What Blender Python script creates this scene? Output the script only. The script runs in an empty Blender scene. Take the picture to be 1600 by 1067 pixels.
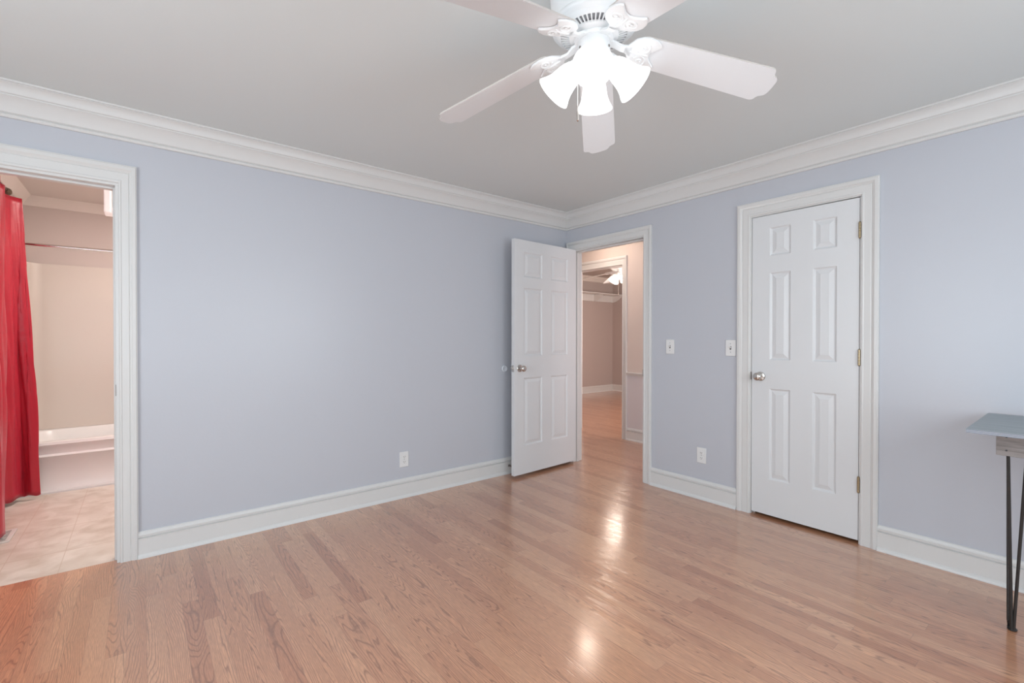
import bpy, bmesh, math, random
from mathutils import Vector, Matrix
PI = math.pi
sc = bpy.context.scene
C = sc.collection
random.seed(7)

# ------------------------------------------------------------------ camera
cam_d = bpy.data.cameras.new('camera'); cam = bpy.data.objects.new('camera', cam_d); C.objects.link(cam)
F, YAW, PIT, ROL = 725.17, 0.8978065, -0.0075065, 0.000485
fw = Vector((math.cos(PIT)*math.cos(YAW), math.cos(PIT)*math.sin(YAW), math.sin(PIT)))
rt = Vector((math.sin(YAW), -math.cos(YAW), 0)); up = rt.cross(fw)
r2 = rt*math.cos(ROL) + up*math.sin(ROL); u2 = -rt*math.sin(ROL) + up*math.cos(ROL)
M = Matrix((r2, u2, -fw)).transposed().to_4x4(); M.translation = Vector((-3.31214, -3.28908, 1.2186))
cam.matrix_world = M
cam_d.sensor_width = 36; cam_d.lens = 36*F/1600; cam_d.clip_start = 0.02
sc.camera = cam

# ------------------------------------------------------------------ view + world + daylight + fill lights
sc.view_settings.view_transform = 'Standard'; sc.view_settings.look = 'None'
sc.view_settings.gamma = 1; sc.view_settings.exposure = -0.09; sc.view_settings.use_curve_mapping = False
w = bpy.data.worlds.new('sky'); sc.world = w; w.use_nodes = True
w.node_tree.nodes['Background'].inputs[0].default_value = (0.75, 0.86, 1.0, 1)
w.node_tree.nodes['Background'].inputs[1].default_value = 1.2

def area(name, loc, rot, sx, sy, power, col):
    l = bpy.data.lights.new(name, 'AREA'); l.shape = 'RECTANGLE'; l.size = sx; l.size_y = sy
    l.energy = power; l.color = col
    o = bpy.data.objects.new(name, l); C.objects.link(o); o.location = loc; o.rotation_euler = rot
    return o
def point(name, loc, power, col, r=0.05):
    l = bpy.data.lights.new(name, 'POINT'); l.energy = power; l.color = col; l.shadow_soft_size = r
    o = bpy.data.objects.new(name, l); C.objects.link(o); o.location = loc
    return o
H = 2.436                      # bedroom ceiling
XB, YB = -5.0, -4.6            # walls behind the camera
DAY = (0.885, 0.965, 1.0)
area('daylight_window_1', (-1.7, YB-0.14, 1.35), (-PI/2, 0, PI), 1.7, 1.5, 42, DAY)
area('daylight_window_2', (-3.75, YB-0.14, 1.35), (-PI/2, 0, PI), 1.7, 1.5, 28, DAY)
area('daylight_window_3', (XB-0.14, -2.2, 1.35), (-PI/2, 0, PI/2), 1.7, 1.5, 60, DAY)
area('bathroom_lamp_light', (-2.85, 1.15, 2.44), (0, 0, 0), 0.6, 0.7, 36, (1.0, 0.92, 0.86))
area('hall_end_fill', (0.67, -1.60, 1.3), (-PI/2, 0, PI-0.55), 0.8, 1.6, 14, (1.0, 0.90, 0.92))  # added fill to brighten the hall
area('far_room_fill', (3.0, -0.74, 1.45), (-PI/2, 0, PI), 1.6, 1.4, 90, (1.0, 0.86, 0.78))  # added warm fill that brightens the far room from out of view

# ------------------------------------------------------------------ materials
def newmat(name):
    m = bpy.data.materials.new(name); m.use_nodes = True
    nt = m.node_tree; return m, nt, nt.nodes['Principled BSDF']
def N(nt, t, **kw):
    n = nt.nodes.new(t)
    for k, v in kw.items(): setattr(n, k, v)
    return n
def mathn(nt, op, a, b=None, c=None):
    n = nt.nodes.new('ShaderNodeMath'); n.operation = op
    for i, v in enumerate((a, b, c)):
        if v is None: continue
        if isinstance(v, (int, float)): n.inputs[i].default_value = v
        else: nt.links.new(v, n.inputs[i])
    return n.outputs[0]
def paint(name, col, rough=0.5, bump=0.02, scale=120, metal=0.0, var=0.0, coat=0.0):
    m, nt, b = newmat(name)
    b.inputs['Base Color'].default_value = (*col, 1); b.inputs['Roughness'].default_value = rough
    b.inputs['Metallic'].default_value = metal
    b.inputs['Coat Weight'].default_value = coat; b.inputs['Coat Roughness'].default_value = 0.08
    tc = N(nt, 'ShaderNodeTexCoord'); no = N(nt, 'ShaderNodeTexNoise'); no.inputs['Scale'].default_value = scale
    no.inputs['Detail'].default_value = 4
    nt.links.new(tc.outputs['Object'], no.inputs['Vector'])
    bu = N(nt, 'ShaderNodeBump'); bu.inputs['Strength'].default_value = bump; bu.inputs['Distance'].default_value = 0.01
    nt.links.new(no.outputs['Fac'], bu.inputs['Height']); nt.links.new(bu.outputs[0], b.inputs['Normal'])
    if var:
        n2 = N(nt, 'ShaderNodeTexNoise'); n2.inputs['Scale'].default_value = 1.5
        nt.links.new(tc.outputs['Object'], n2.inputs['Vector'])
        mx = N(nt, 'ShaderNodeMix', data_type='RGBA')
        nt.links.new(n2.outputs['Fac'], mx.inputs[0])
        mx.inputs[6].default_value = (*[c*(1-var) for c in col], 1); mx.inputs[7].default_value = (*[min(1, c*(1+var)) for c in col], 1)
        nt.links.new(mx.outputs[2], b.inputs['Base Color'])
    return m
def glow(name, col, strength, base=(0.9, 0.9, 0.9)):
    m, nt, b = newmat(name)
    b.inputs['Base Color'].default_value = (*base, 1); b.inputs['Roughness'].default_value = 0.35
    tc = N(nt, 'ShaderNodeTexCoord'); no = N(nt, 'ShaderNodeTexNoise'); no.inputs['Scale'].default_value = 30
    nt.links.new(tc.outputs['Object'], no.inputs['Vector'])
    b.inputs['Emission Color'].default_value = (*col, 1)
    s = mathn(nt, 'MULTIPLY_ADD', no.outputs['Fac'], strength*0.1, strength*0.95)
    nt.links.new(s, b.inputs['Emission Strength'])
    return m

def floor_material():
    m, nt, b = newmat('oak_strip_floor')
    L = nt.links
    tc = N(nt, 'ShaderNodeTexCoord'); sp = N(nt, 'ShaderNodeSeparateXYZ'); L.new(tc.outputs['Object'], sp.inputs[0])
    W = 0.0635; LEN = 0.95
    xs = mathn(nt, 'DIVIDE', sp.outputs[0], W); row = mathn(nt, 'FLOOR', xs); fx = mathn(nt, 'FRACT', xs)
    wr = N(nt, 'ShaderNodeTexWhiteNoise', noise_dimensions='1D'); L.new(row, wr.inputs['W'])
    ys = mathn(nt, 'MULTIPLY_ADD', sp.outputs[1], 1/LEN, mathn(nt, 'MULTIPLY', wr.outputs['Value'], 7.31))
    col = mathn(nt, 'FLOOR', ys); fy = mathn(nt, 'FRACT', ys)
    cid = N(nt, 'ShaderNodeCombineXYZ'); L.new(row, cid.inputs[0]); L.new(col, cid.inputs[1])
    wb = N(nt, 'ShaderNodeTexWhiteNoise', noise_dimensions='3D'); L.new(cid.outputs[0], wb.inputs['Vector'])
    rnd = wb.outputs['Value']; rc = N(nt, 'ShaderNodeSeparateColor'); L.new(wb.outputs['Color'], rc.inputs[0])
    # cathedral grain: contour lines of a noise stretched along each board
    gx = mathn(nt, 'ADD', mathn(nt, 'MULTIPLY', sp.outputs[0], mathn(nt, 'MULTIPLY_ADD', rc.outputs[1], 16.0, 7.0)), mathn(nt, 'MULTIPLY', rnd, 91.0))
    gy = mathn(nt, 'ADD', mathn(nt, 'MULTIPLY', sp.outputs[1], 1.15), mathn(nt, 'MULTIPLY', rc.outputs[0], 53.0))
    gv = N(nt, 'ShaderNodeCombineXYZ'); L.new(gx, gv.inputs[0]); L.new(gy, gv.inputs[1]); L.new(mathn(nt, 'MULTIPLY', rc.outputs[1], 37.0), gv.inputs[2])
    n1 = N(nt, 'ShaderNodeTexNoise'); n1.inputs['Scale'].default_value = 1.0; n1.inputs['Detail'].default_value = 2.0
    n1.inputs['Roughness'].default_value = 0.35; L.new(gv.outputs[0], n1.inputs['Vector'])
    freq = mathn(nt, 'MULTIPLY_ADD', rc.outputs[2], 20.0, 15.0)
    wv = N(nt, 'ShaderNodeTexNoise'); wv.inputs['Scale'].default_value = 38.0; wv.inputs['Detail'].default_value = 1.0; L.new(tc.outputs['Object'], wv.inputs['Vector'])
    lin = mathn(nt, 'MULTIPLY', fx, mathn(nt, 'MULTIPLY_ADD', mathn(nt, 'POWER', rnd, 0.8), 9.0, 2.5))
    ring = mathn(nt, 'FRACT', mathn(nt, 'ADD', mathn(nt, 'ADD', mathn(nt, 'MULTIPLY', n1.outputs['Fac'], freq), lin), mathn(nt, 'MULTIPLY', wv.outputs['Fac'], 0.28)))
    tri = mathn(nt, 'ABSOLUTE', mathn(nt, 'SUBTRACT', ring, 0.5))            # 0 on the line
    # fine pores
    pv = N(nt, 'ShaderNodeCombineXYZ'); L.new(mathn(nt, 'MULTIPLY', sp.outputs[0], 420.0), pv.inputs[0])
    L.new(mathn(nt, 'MULTIPLY', sp.outputs[1], 22.0), pv.inputs[1]); L.new(mathn(nt, 'MULTIPLY', rnd, 20.0), pv.inputs[2])
    n2 = N(nt, 'ShaderNodeTexNoise'); n2.inputs['Scale'].default_value = 1.0; n2.inputs['Detail'].default_value = 3.0
    L.new(pv.outputs[0], n2.inputs['Vector'])
    line = N(nt, 'ShaderNodeMapRange'); L.new(tri, line.inputs[0])
    line.inputs[1].default_value = 0.0; line.inputs[2].default_value = 0.20; line.inputs[3].default_value = 1.0; line.inputs[4].default_value = 0.0
    lw = mathn(nt, 'MULTIPLY', line.outputs[0], mathn(nt, 'MULTIPLY_ADD', n2.outputs['Fac'], 1.0, 0.2))
    # board tone
    ramp = N(nt, 'ShaderNodeValToRGB'); L.new(rnd, ramp.inputs[0])
    e = ramp.color_ramp.elements
    e[0].position = 0.0; e[0].color = (0.51, 0.218, 0.112, 1)
    e[1].position = 1.0; e[1].color = (0.71, 0.372, 0.21, 1)
    for p, c in ((0.18, (0.59, 0.275, 0.148, 1)), (0.45, (0.64, 0.31, 0.168, 1)), (0.75, (0.67, 0.335, 0.185, 1))):
        k = e.new(p); k.color = c
    pore = N(nt, 'ShaderNodeMix', data_type='RGBA', blend_type='MULTIPLY'); L.new(ramp.outputs[0], pore.inputs[6])
    pr = N(nt, 'ShaderNodeMapRange'); L.new(n2.outputs['Fac'], pr.inputs[0]); pr.inputs[1].default_value = 0.3; pr.inputs[2].default_value = 0.7
    pr.inputs[3].default_value = 0.74; pr.inputs[4].default_value = 1.12
    cc = N(nt, 'ShaderNodeCombineColor'); [L.new(pr.outputs[0], cc.inputs[i]) for i in range(3)]
    L.new(cc.outputs[0], pore.inputs[7]); pore.inputs[0].default_value = 1.0
    dark = N(nt, 'ShaderNodeMix', data_type='RGBA'); L.new(mathn(nt, 'MULTIPLY', lw, 0.85), dark.inputs[0])
    L.new(pore.outputs[2], dark.inputs[6]); dark.inputs[7].default_value = (0.17, 0.062, 0.035, 1)
    # seams
    ex = mathn(nt, 'MINIMUM', fx, mathn(nt, 'SUBTRACT', 1.0, fx)); ey = mathn(nt, 'MINIMUM', fy, mathn(nt, 'SUBTRACT', 1.0, fy))
    sx = mathn(nt, 'LESS_THAN', ex, 0.010); sy = mathn(nt, 'LESS_THAN', ey, 0.0008)
    seam = mathn(nt, 'MAXIMUM', sx, sy)
    fin = N(nt, 'ShaderNodeMix', data_type='RGBA'); L.new(mathn(nt, 'MULTIPLY', seam, 0.35), fin.inputs[0])
    L.new(dark.outputs[2], fin.inputs[6]); fin.inputs[7].default_value = (0.13, 0.06, 0.04, 1)
    L.new(fin.outputs[2], b.inputs['Base Color'])
    b.inputs['Roughness'].default_value = 0.34
    b.inputs['Specular IOR Level'].default_value = 0.55
    b.inputs['Coat Weight'].default_value = 1.0; b.inputs['Coat IOR'].default_value = 1.85; b.inputs['Coat Roughness'].default_value = 0.15
    bh = mathn(nt, 'ADD', mathn(nt, 'MULTIPLY', lw, -0.5), mathn(nt, 'ADD', mathn(nt, 'MULTIPLY', seam, -1.0), mathn(nt, 'MULTIPLY', rnd, 0.6)))
    bu = N(nt, 'ShaderNodeBump'); bu.inputs['Strength'].default_value = 0.22; bu.inputs['Distance'].default_value = 0.0012
    L.new(bh, bu.inputs['Height']); L.new(bu.outputs[0], b.inputs['Normal']); L.new(bu.outputs[0], b.inputs['Coat Normal'])
    return m

def tile_material():
    m, nt, b = newmat('cream_floor_tile'); L = nt.links
    tc = N(nt, 'ShaderNodeTexCoord'); mp = N(nt, 'ShaderNodeMapping'); L.new(tc.outputs['Object'], mp.inputs[0])
    mp.inputs['Location'].default_value = (TILE_X, TILE_Y, 0)
    sp = N(nt, 'ShaderNodeSeparateXYZ'); L.new(mp.outputs[0], sp.inputs[0])
    T = (0.237, 0.474)
    j = []
    for k in (0, 1):
        f = mathn(nt, 'FRACT', mathn(nt, 'DIVIDE', sp.outputs[k], T[k]))
        j.append(mathn(nt, 'LESS_THAN', mathn(nt, 'MINIMUM', f, mathn(nt, 'SUBTRACT', 1.0, f)), 0.008))
    g = mathn(nt, 'MAXIMUM', j[0], j[1])
    no = N(nt, 'ShaderNodeTexNoise'); no.inputs['Scale'].default_value = 7; no.inputs['Detail'].default_value = 8; no.inputs['Distortion'].default_value = 0.8
    L.new(tc.outputs['Object'], no.inputs['Vector'])
    r = N(nt, 'ShaderNodeValToRGB'); L.new(no.outputs['Fac'], r.inputs[0])
    r.color_ramp.elements[0].position = 0.3; r.color_ramp.elements[0].color = (0.58, 0.50, 0.42, 1)
    r.color_ramp.elements[1].position = 0.65; r.color_ramp.elements[1].color = (0.76, 0.70, 0.63, 1)
    mx = N(nt, 'ShaderNodeMix', data_type='RGBA'); L.new(mathn(nt, 'MULTIPLY', g, 0.7), mx.inputs[0]); L.new(r.outputs[0], mx.inputs[6]); mx.inputs[7].default_value = (0.56, 0.45, 0.36, 1)
    L.new(mx.outputs[2], b.inputs['Base Color']); b.inputs['Roughness'].default_value = 0.4
    bu = N(nt, 'ShaderNodeBump'); bu.inputs['Strength'].default_value = 0.3; bu.inputs['Distance'].default_value = 0.002; bu.invert = True
    L.new(g, bu.inputs['Height']); L.new(bu.outputs[0], b.inputs['Normal'])
    return m
TILE_X, TILE_Y = 3.659, 0.10

def wood_material(name, c1, c2, axis=1, rough=0.6, layers=False):
    m, nt, b = newmat(name); L = nt.links
    tc = N(nt, 'ShaderNodeTexCoord'); mp = N(nt, 'ShaderNodeMapping'); L.new(tc.outputs['Object'], mp.inputs[0])
    s = [22, 22, 22]; s[axis] = 2.0; mp.inputs['Scale'].default_value = s
    no = N(nt, 'ShaderNodeTexNoise'); no.inputs['Scale'].default_value = 2.2; no.inputs['Detail'].default_value = 6; no.inputs['Distortion'].default_value = 0.6
    L.new(mp.outputs[0], no.inputs['Vector'])
    r = N(nt, 'ShaderNodeValToRGB'); L.new(no.outputs['Fac'], r.inputs[0])
    r.color_ramp.elements[0].position = 0.35; r.color_ramp.elements[0].color = (*c1, 1)
    r.color_ramp.elements[1].position = 0.65; r.color_ramp.elements[1].color = (*c2, 1)
    L.new(r.outputs[0], b.inputs['Base Color']); b.inputs['Roughness'].default_value = rough
    bu = N(nt, 'ShaderNodeBump'); bu.inputs['Strength'].default_value = 0.15; bu.inputs['Distance'].default_value = 0.002
    L.new(no.outputs['Fac'], bu.inputs['Height']); L.new(bu.outputs[0], b.inputs['Normal'])
    return m
def ply_material():
    m, nt, b = newmat('plywood_edge'); L = nt.links
    tc = N(nt, 'ShaderNodeTexCoord'); sp = N(nt, 'ShaderNodeSeparateXYZ'); L.new(tc.outputs['Object'], sp.inputs[0])
    s = mathn(nt, 'GREATER_THAN', mathn(nt, 'FRACT', mathn(nt, 'MULTIPLY', sp.outputs[2], 1/0.0056)), 0.5)
    mx = N(nt, 'ShaderNodeMix', data_type='RGBA'); L.new(s, mx.inputs[0])
    mx.inputs[6].default_value = (0.20, 0.22, 0.26, 1); mx.inputs[7].default_value = (0.42, 0.45, 0.52, 1)
    L.new(mx.outputs[2], b.inputs['Base Color']); b.inputs['Roughness'].default_value = 0.6
    return m
def curtain_material():
    m, nt, b = newmat('red_satin'); L = nt.links
    b.inputs['Base Color'].default_value = (0.46, 0.014, 0.035, 1); b.inputs['Roughness'].default_value = 0.33
    b.inputs['Sheen Weight'].default_value = 0.12; b.inputs['Sheen Tint'].default_value = (1, 0.6, 0.75, 1)
    b.inputs['Anisotropic'].default_value = 0.5
    tc = N(nt, 'ShaderNodeTexCoord'); no = N(nt, 'ShaderNodeTexNoise'); no.inputs['Scale'].default_value = 14; no.inputs['Detail'].default_value = 5
    L.new(tc.outputs['Object'], no.inputs['Vector'])
    bu = N(nt, 'ShaderNodeBump'); bu.inputs['Strength'].default_value = 0.35; bu.inputs['Distance'].default_value = 0.01
    L.new(no.outputs['Fac'], bu.inputs['Height']); L.new(bu.outputs[0], b.inputs['Normal'])
    return m

MAT = dict(
    wall=paint('pale_blue_wall_paint', (0.55, 0.567, 0.62), 0.34, 0.03, 60),
    ceiling=paint('flat_ceiling_paint', (0.745, 0.785, 0.785), 0.75, 0.03, 90),
    trim=paint('semi_gloss_white_trim', (0.715, 0.712, 0.705), 0.32, 0.01, 50),
    door=paint('white_door_paint', (0.74, 0.75, 0.765), 0.33, 0.015, 70),
    floor=floor_material(), tile=tile_material(),
    bath_wall=paint('rose_beige_paint', (0.66, 0.58, 0.545), 0.6),
    bath_ceiling=paint('bathroom_ceiling_paint', (0.74, 0.68, 0.64), 0.7),
    bath_trim=paint('bathroom_trim', (0.82, 0.76, 0.71), 0.4),
    acrylic=paint('white_acrylic', (0.88, 0.87, 0.86), 0.32, 0.004, 4, coat=0.2), surround=paint('cream_acrylic', (0.70, 0.63, 0.57), 0.34, 0.004, 4, coat=0.12),
    hall=paint('hall_upper_paint', (0.72, 0.63, 0.585), 0.5), hall_low=paint('hall_lower_paint', (0.70, 0.665, 0.69), 0.45),
    taupe=paint('taupe_paint', (0.50, 0.43, 0.41), 0.5), room_ceiling=paint('far_room_ceiling', (0.55, 0.50, 0.47), 0.7),
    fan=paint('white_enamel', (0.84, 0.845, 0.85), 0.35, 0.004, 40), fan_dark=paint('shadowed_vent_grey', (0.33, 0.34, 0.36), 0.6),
    blade=paint('white_blade_laminate', (0.87, 0.90, 0.93), 0.42, 0.01, 30), blade_edge=paint('shaded_blade_edge', (0.56, 0.52, 0.49), 0.6),  # edge tone paints in the shade on the blade sides
    hall_glow=glow('lit_hall_glass', (1.0, 0.84, 0.72), 26.0), shade=glow('lit_frosted_glass', (0.97, 0.985, 1.0), 1.4), shade_warm=glow('lit_warm_glass', (1.0, 0.80, 0.66), 2.6),
    bulb=glow('lit_bulb', (0.95, 0.98, 1.0), 22.0), bulb_warm=glow('lit_warm_bulb', (1.0, 0.80, 0.62), 26.0),
    nickel=paint('satin_nickel', (0.60, 0.57, 0.54), 0.22, 0.0, 10, metal=1.0), chrome=paint('chrome', (0.8, 0.78, 0.76), 0.12, 0, 10, metal=1),
    brass=paint('antique_brass', (0.42, 0.33, 0.21), 0.35, 0.02, 80, metal=1.0), bronze=paint('bronze_rod', (0.16, 0.12, 0.08), 0.35, 0.3, 120, metal=0.8),
    plastic=paint('white_plastic', (0.80, 0.80, 0.80), 0.3, 0.0), slot=paint('dark_slot', (0.05, 0.05, 0.055), 0.6, 0),
    rubber=paint('clear_rubber_bumper', (0.76, 0.80, 0.86), 0.25, 0.0),
    iron=paint('black_iron', (0.035, 0.033, 0.032), 0.38, 0.05, 200, metal=0.4),
    top=wood_material('grey_stained_top', (0.26, 0.30, 0.325), (0.33, 0.37, 0.395), 1, 0.42),
    ply=ply_material(), apron=wood_material('weathered_grey_pine', (0.16, 0.145, 0.14), (0.34, 0.31, 0.30), 1, 0.65),
    curtain=curtain_material(), register=paint('cream_register_metal', (0.74, 0.70, 0.67), 0.4),
    lens=glow('ribbed_lamp_lens', (1.0, 0.92, 0.86), 0.22, (0.6, 0.58, 0.56)), lamp_frame=glow('lit_lamp_frame', (1.0, 0.92, 0.86), 0.38), glass=paint('window_glass', (0.9, 0.95, 1.0), 0.05, 0),  # frame emission stands in for lamp light falling on the housing
    stop=paint('door_stop_steel', (0.30, 0.27, 0.25), 0.3, 0, metal=1.0), closet=paint('closet_paint', (0.6, 0.6, 0.6), 0.7),
)
g = MAT['glass'].node_tree.nodes['Principled BSDF']; g.inputs['Transmission Weight'].default_value = 1.0; g.inputs['IOR'].default_value = 1.02

# ------------------------------------------------------------------ mesh helpers
def obj(name, bm, mats, parent=None, smooth=False, bevel=0.0, bseg=2, angle=35):
    bmesh.ops.remove_doubles(bm, verts=bm.verts, dist=1e-6)
    bmesh.ops.recalc_face_normals(bm, faces=bm.faces)
    me = bpy.data.meshes.new(name); bm.to_mesh(me); bm.free()
    if not isinstance(mats, (list, tuple)): mats = [mats]
    for m in mats: me.materials.append(m if not isinstance(m, str) else MAT[m])
    o = bpy.data.objects.new(name, me); C.objects.link(o)
    if parent: o.parent = parent
    if smooth:
        for p in me.polygons: p.use_smooth = True
        try: me.set_sharp_from_angle(angle=math.radians(angle))
        except Exception: pass
    if bevel:
        md = o.modifiers.new('bevel', 'BEVEL'); md.width = bevel; md.segments = bseg; md.limit_method = 'ANGLE'
        for p in me.polygons: p.use_smooth = True
        try: me.set_sharp_from_angle(angle=math.radians(angle))
        except Exception: pass
    return o
def tag(o, label, cat, group=None, kind=None):
    o['label'] = label; o['category'] = cat
    if group: o['group'] = group
    if kind: o['kind'] = kind
    return o
def thing(name, label, cat, loc=(0, 0, 0), rz=0.0, group=None):
    o = bpy.data.objects.new(name, None); C.objects.link(o); o.location = loc; o.rotation_euler = (0, 0, rz)
    o.empty_display_size = 0.05
    return tag(o, label, cat, group)
def struct(name, bm, m, label, cat, **kw):
    return tag(obj(name, bm, m, **kw), label, cat, kind='structure')
def box(bm, a, b, mi=0):
    x0, y0, z0 = a; x1, y1, z1 = b
    v = [bm.verts.new(p) for p in ((x0, y0, z0), (x1, y0, z0), (x1, y1, z0), (x0, y1, z0), (x0, y0, z1), (x1, y0, z1), (x1, y1, z1), (x0, y1, z1))]
    for f in ((0, 3, 2, 1), (4, 5, 6, 7), (0, 1, 5, 4), (1, 2, 6, 5), (2, 3, 7, 6), (3, 0, 4, 7)):
        bm.faces.new([v[i] for i in f]).material_index = mi
    return v
def loft(bm, rings, closed=True, cap=True, mi=0):
    R = [[bm.verts.new(p) for p in r] for r in rings]; n = len(R[0])
    for a, b in zip(R, R[1:]):
        for i in range(n if closed else n-1):
            j = (i+1) % n
            bm.faces.new((a[i], a[j], b[j], b[i])).material_index = mi
    if cap and closed:
        bm.faces.new(R[0][::-1]).material_index = mi; bm.faces.new(R[-1]).material_index = mi
    return R
def lathe(bm, prof, n=32, M=Matrix(), mi=0, cap=False):
    rings = []
    for r, z in prof:
        rings.append([M @ Vector((r*math.cos(2*PI*i/n), r*math.sin(2*PI*i/n), z)) for i in range(n)])
    return loft(bm, rings, True, cap, mi)
def tube(bm, pts, r, n=8, mi=0, cap=True):
    pts = [Vector(p) for p in pts]; rings = []
    for i, p in enumerate(pts):
        d = (pts[min(i+1, len(pts)-1)]-pts[max(i-1, 0)]).normalized()
        a = d.cross(Vector((0, 0, 1)))
        if a.length < 0.05: a = d.cross(Vector((1, 0, 0)))
        a.normalize(); b2 = d.cross(a); rr = r[i] if isinstance(r, (list, tuple)) else r
        rings.append([p+a*rr*math.cos(2*PI*k/n)+b2*rr*math.sin(2*PI*k/n) for k in range(n)])
    return loft(bm, rings, True, cap, mi)
def axisM(p, d):
    d = Vector(d).normalized(); q = d.to_track_quat('Z', 'Y'); return Matrix.Translation(Vector(p)) @ q.to_matrix().to_4x4()

# wall with rectangular openings. along = 'x' or 'y', t0..t1 thickness span
def wall_bm(along, a0, a1, t0, t1, z0, z1, holes):
    bm = bmesh.new(); holes = sorted(holes); cur = a0
    def put(u0, u1, w0, w1):
        if u1-u0 < 1e-5 or w1-w0 < 1e-5: return
        if along == 'x': box(bm, (u0, t0, w0), (u1, t1, w1))
        else: box(bm, (t0, u0, w0), (t1, u1, w1))
    for h0, h1, hz0, hz1 in holes:
        put(cur, h0, z0, z1); put(h0, h1, z0, hz0); put(h0, h1, hz1, z1); cur = h1
    put(cur, a1, z0, z1)
    return bm

# ------------------------------------------------------------------ room shell
T = 0.115
OPB = (-4.04, -3.408, 2.055)     # bathroom opening x0,x1,top (rough, lined by jambs)
OPH = (-0.925, -0.089, 2.082)    # hall opening on the right wall (y0,y1,top)
OPC = (-2.438, -1.792, 2.068)    # closet opening
struct('wall_left', wall_bm('x', XB, 0.0, 0.0, T, 0, H+0.05, [(OPB[0], OPB[1], 0, OPB[2])]), 'wall', 'pale blue painted wall with the bathroom doorway', 'wall')
struct('wall_right', wall_bm('y', YB, T, 0.0, T, 0, H+0.05, [(OPC[0], OPC[1], 0, OPC[2]), (OPH[0], OPH[1], 0, OPH[2])]), 'wall', 'pale blue painted wall with the closed door and open hall doorway', 'wall')
WZ0, WZ1 = 0.6, 2.1
struct('wall_back', wall_bm('x', XB, T, YB-T, YB, 0, H+0.05, [(-4.6, -2.9, WZ0, WZ1), (-2.55, -0.85, WZ0, WZ1)]), 'wall', 'pale blue wall with two windows', 'wall')
struct('wall_side', wall_bm('y', YB-T, T, XB-T, XB, 0, H+0.05, [(-3.05, -1.35, WZ0, WZ1)]), 'wall', 'pale blue wall with one window', 'wall')
bm = bmesh.new(); box(bm, (XB, YB, H), (0.0, 0.0, H+0.08)); struct('ceiling', bm, 'ceiling', 'flat grey-white bedroom ceiling', 'ceiling')
bm = bmesh.new(); box(bm, (XB, YB, -0.06), (0.0, 0.0, 0)); box(bm, (0.0, YB, -0.06), (5.4, 4.2, 0))
box(bm, (-4.03, 0.0, -0.06), (-3.41, 0.045, 0.0))
struct('floor', bm, 'floor', 'oak strip floor of narrow pinkish brown boards', 'floor')
bm = bmesh.new(); box(bm, (-4.3, 0.045, -0.06), (-2.3, 2.6, 0.0)); struct('floor_bathroom', bm, 'tile', 'cream tile floor of the bathroom', 'floor')

# windows behind the camera
def window(n, along, c, w_, t, loc_t, sgn, WZ0=WZ0, WZ1=WZ1):
    fr = bmesh.new(); gl = bmesh.new()
    def bx(bm, u0, u1, z0, z1, t0, t1):
        if along == 'x': box(bm, (u0, t0, z0), (u1, t1, z1))
        else: box(bm, (t0, u0, z0), (t1, u1, z1))
    a, b = c-w_/2, c+w_/2; q0, q1 = sorted((loc_t, loc_t-sgn*T))
    bx(fr, a, b, WZ0, WZ0+0.05, q0, q1); bx(fr, a, b, WZ1-0.05, WZ1, q0, q1)
    bx(fr, a, a+0.05, WZ0, WZ1, q0, q1); bx(fr, b-0.05, b, WZ0, WZ1, q0, q1)
    m0 = (q0+q1)/2
    bx(fr, a, b, 1.33, 1.37, m0-0.02, m0+0.02); bx(fr, c-0.015, c+0.015, WZ0, WZ1, m0-0.02, m0+0.02)
    o = struct(n, fr, 'trim', 'white framed window', 'window')
    return o
window('window_1', 'x', -1.7, 1.7, 0, YB, 1); window('window_2', 'x', -3.75, 1.7, 0, YB, 1); window('window_3', 'y', -2.2, 1.7, 0, XB, 1)

# crown moulding and baseboards, mitred per wall
CROWN = [(0, -0.152), (0.010, -0.152), (0.014, -0.146), (0.014, -0.138), (0.008, -0.134), (0.018, -0.128), (0.024, -0.112), (0.036, -0.086), (0.054, -0.064),
         (0.058, -0.062), (0.058, -0.055), (0.064, -0.052), (0.067, -0.045), (0.070, -0.034), (0.078, -0.022), (0.088, -0.014), (0.092, -0.013), (0.092, -0.010), (0.100, -0.009), (0.100, 0)]
BASE = [(0.026, 0), (0.026, 0.006), (0.022, 0.016), (0.015, 0.022), (0.014, 0.104), (0.0165, 0.106), (0.0165, 0.109), (0.007, 0.1115), (0.007, 0.1135), (0.014, 0.116),
        (0.015, 0.128), (0.011, 0.134), (0.010, 0.141), (0.006, 0.146), (0, 0.146)]
def run(name, prof, z0, p0, p1, nrm, m0, m1, mat, label, cat='trim'):
    """profile (out, z) swept from p0 to p1 (2D), nrm = inward normal; m0/m1: mitre +1 shortens with 'out', 0 square"""
    p0 = Vector(p0); p1 = Vector(p1); d = (p1-p0).normalized(); nn = Vector(nrm)
    bm = bmesh.new()
    pr = list(prof)+[(0, prof[0][1])] if prof[0][0] > 1e-6 else list(prof)+[(0.0, prof[-1][1])]
    pr = [q for i, q in enumerate(pr) if i == 0 or (Vector(q)-Vector(pr[i-1])).length > 1e-6]
    r0 = [Vector((*(p0+nn*u+d*u*m0), z0+z)) for u, z in pr]; r1 = [Vector((*(p1+nn*u-d*u*m1), z0+z)) for u, z in pr]
    loft(bm, [r0, r1])
    return struct(name, bm, mat, label, cat, smooth=True, angle=28)
run('trim_1', CROWN, H, (XB, 0), (0, 0), (0, -1), 1, 1, 'trim', 'white crown moulding above the blank blue wall')
run('trim_2', CROWN, H, (0, 0), (0, YB), (-1, 0), 1, 1, 'trim', 'white crown moulding above the closed door')
run('trim_3', CROWN, H, (0, YB), (XB, YB), (0, 1), 1, 1, 'trim', 'white crown moulding over the two windows')
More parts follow.
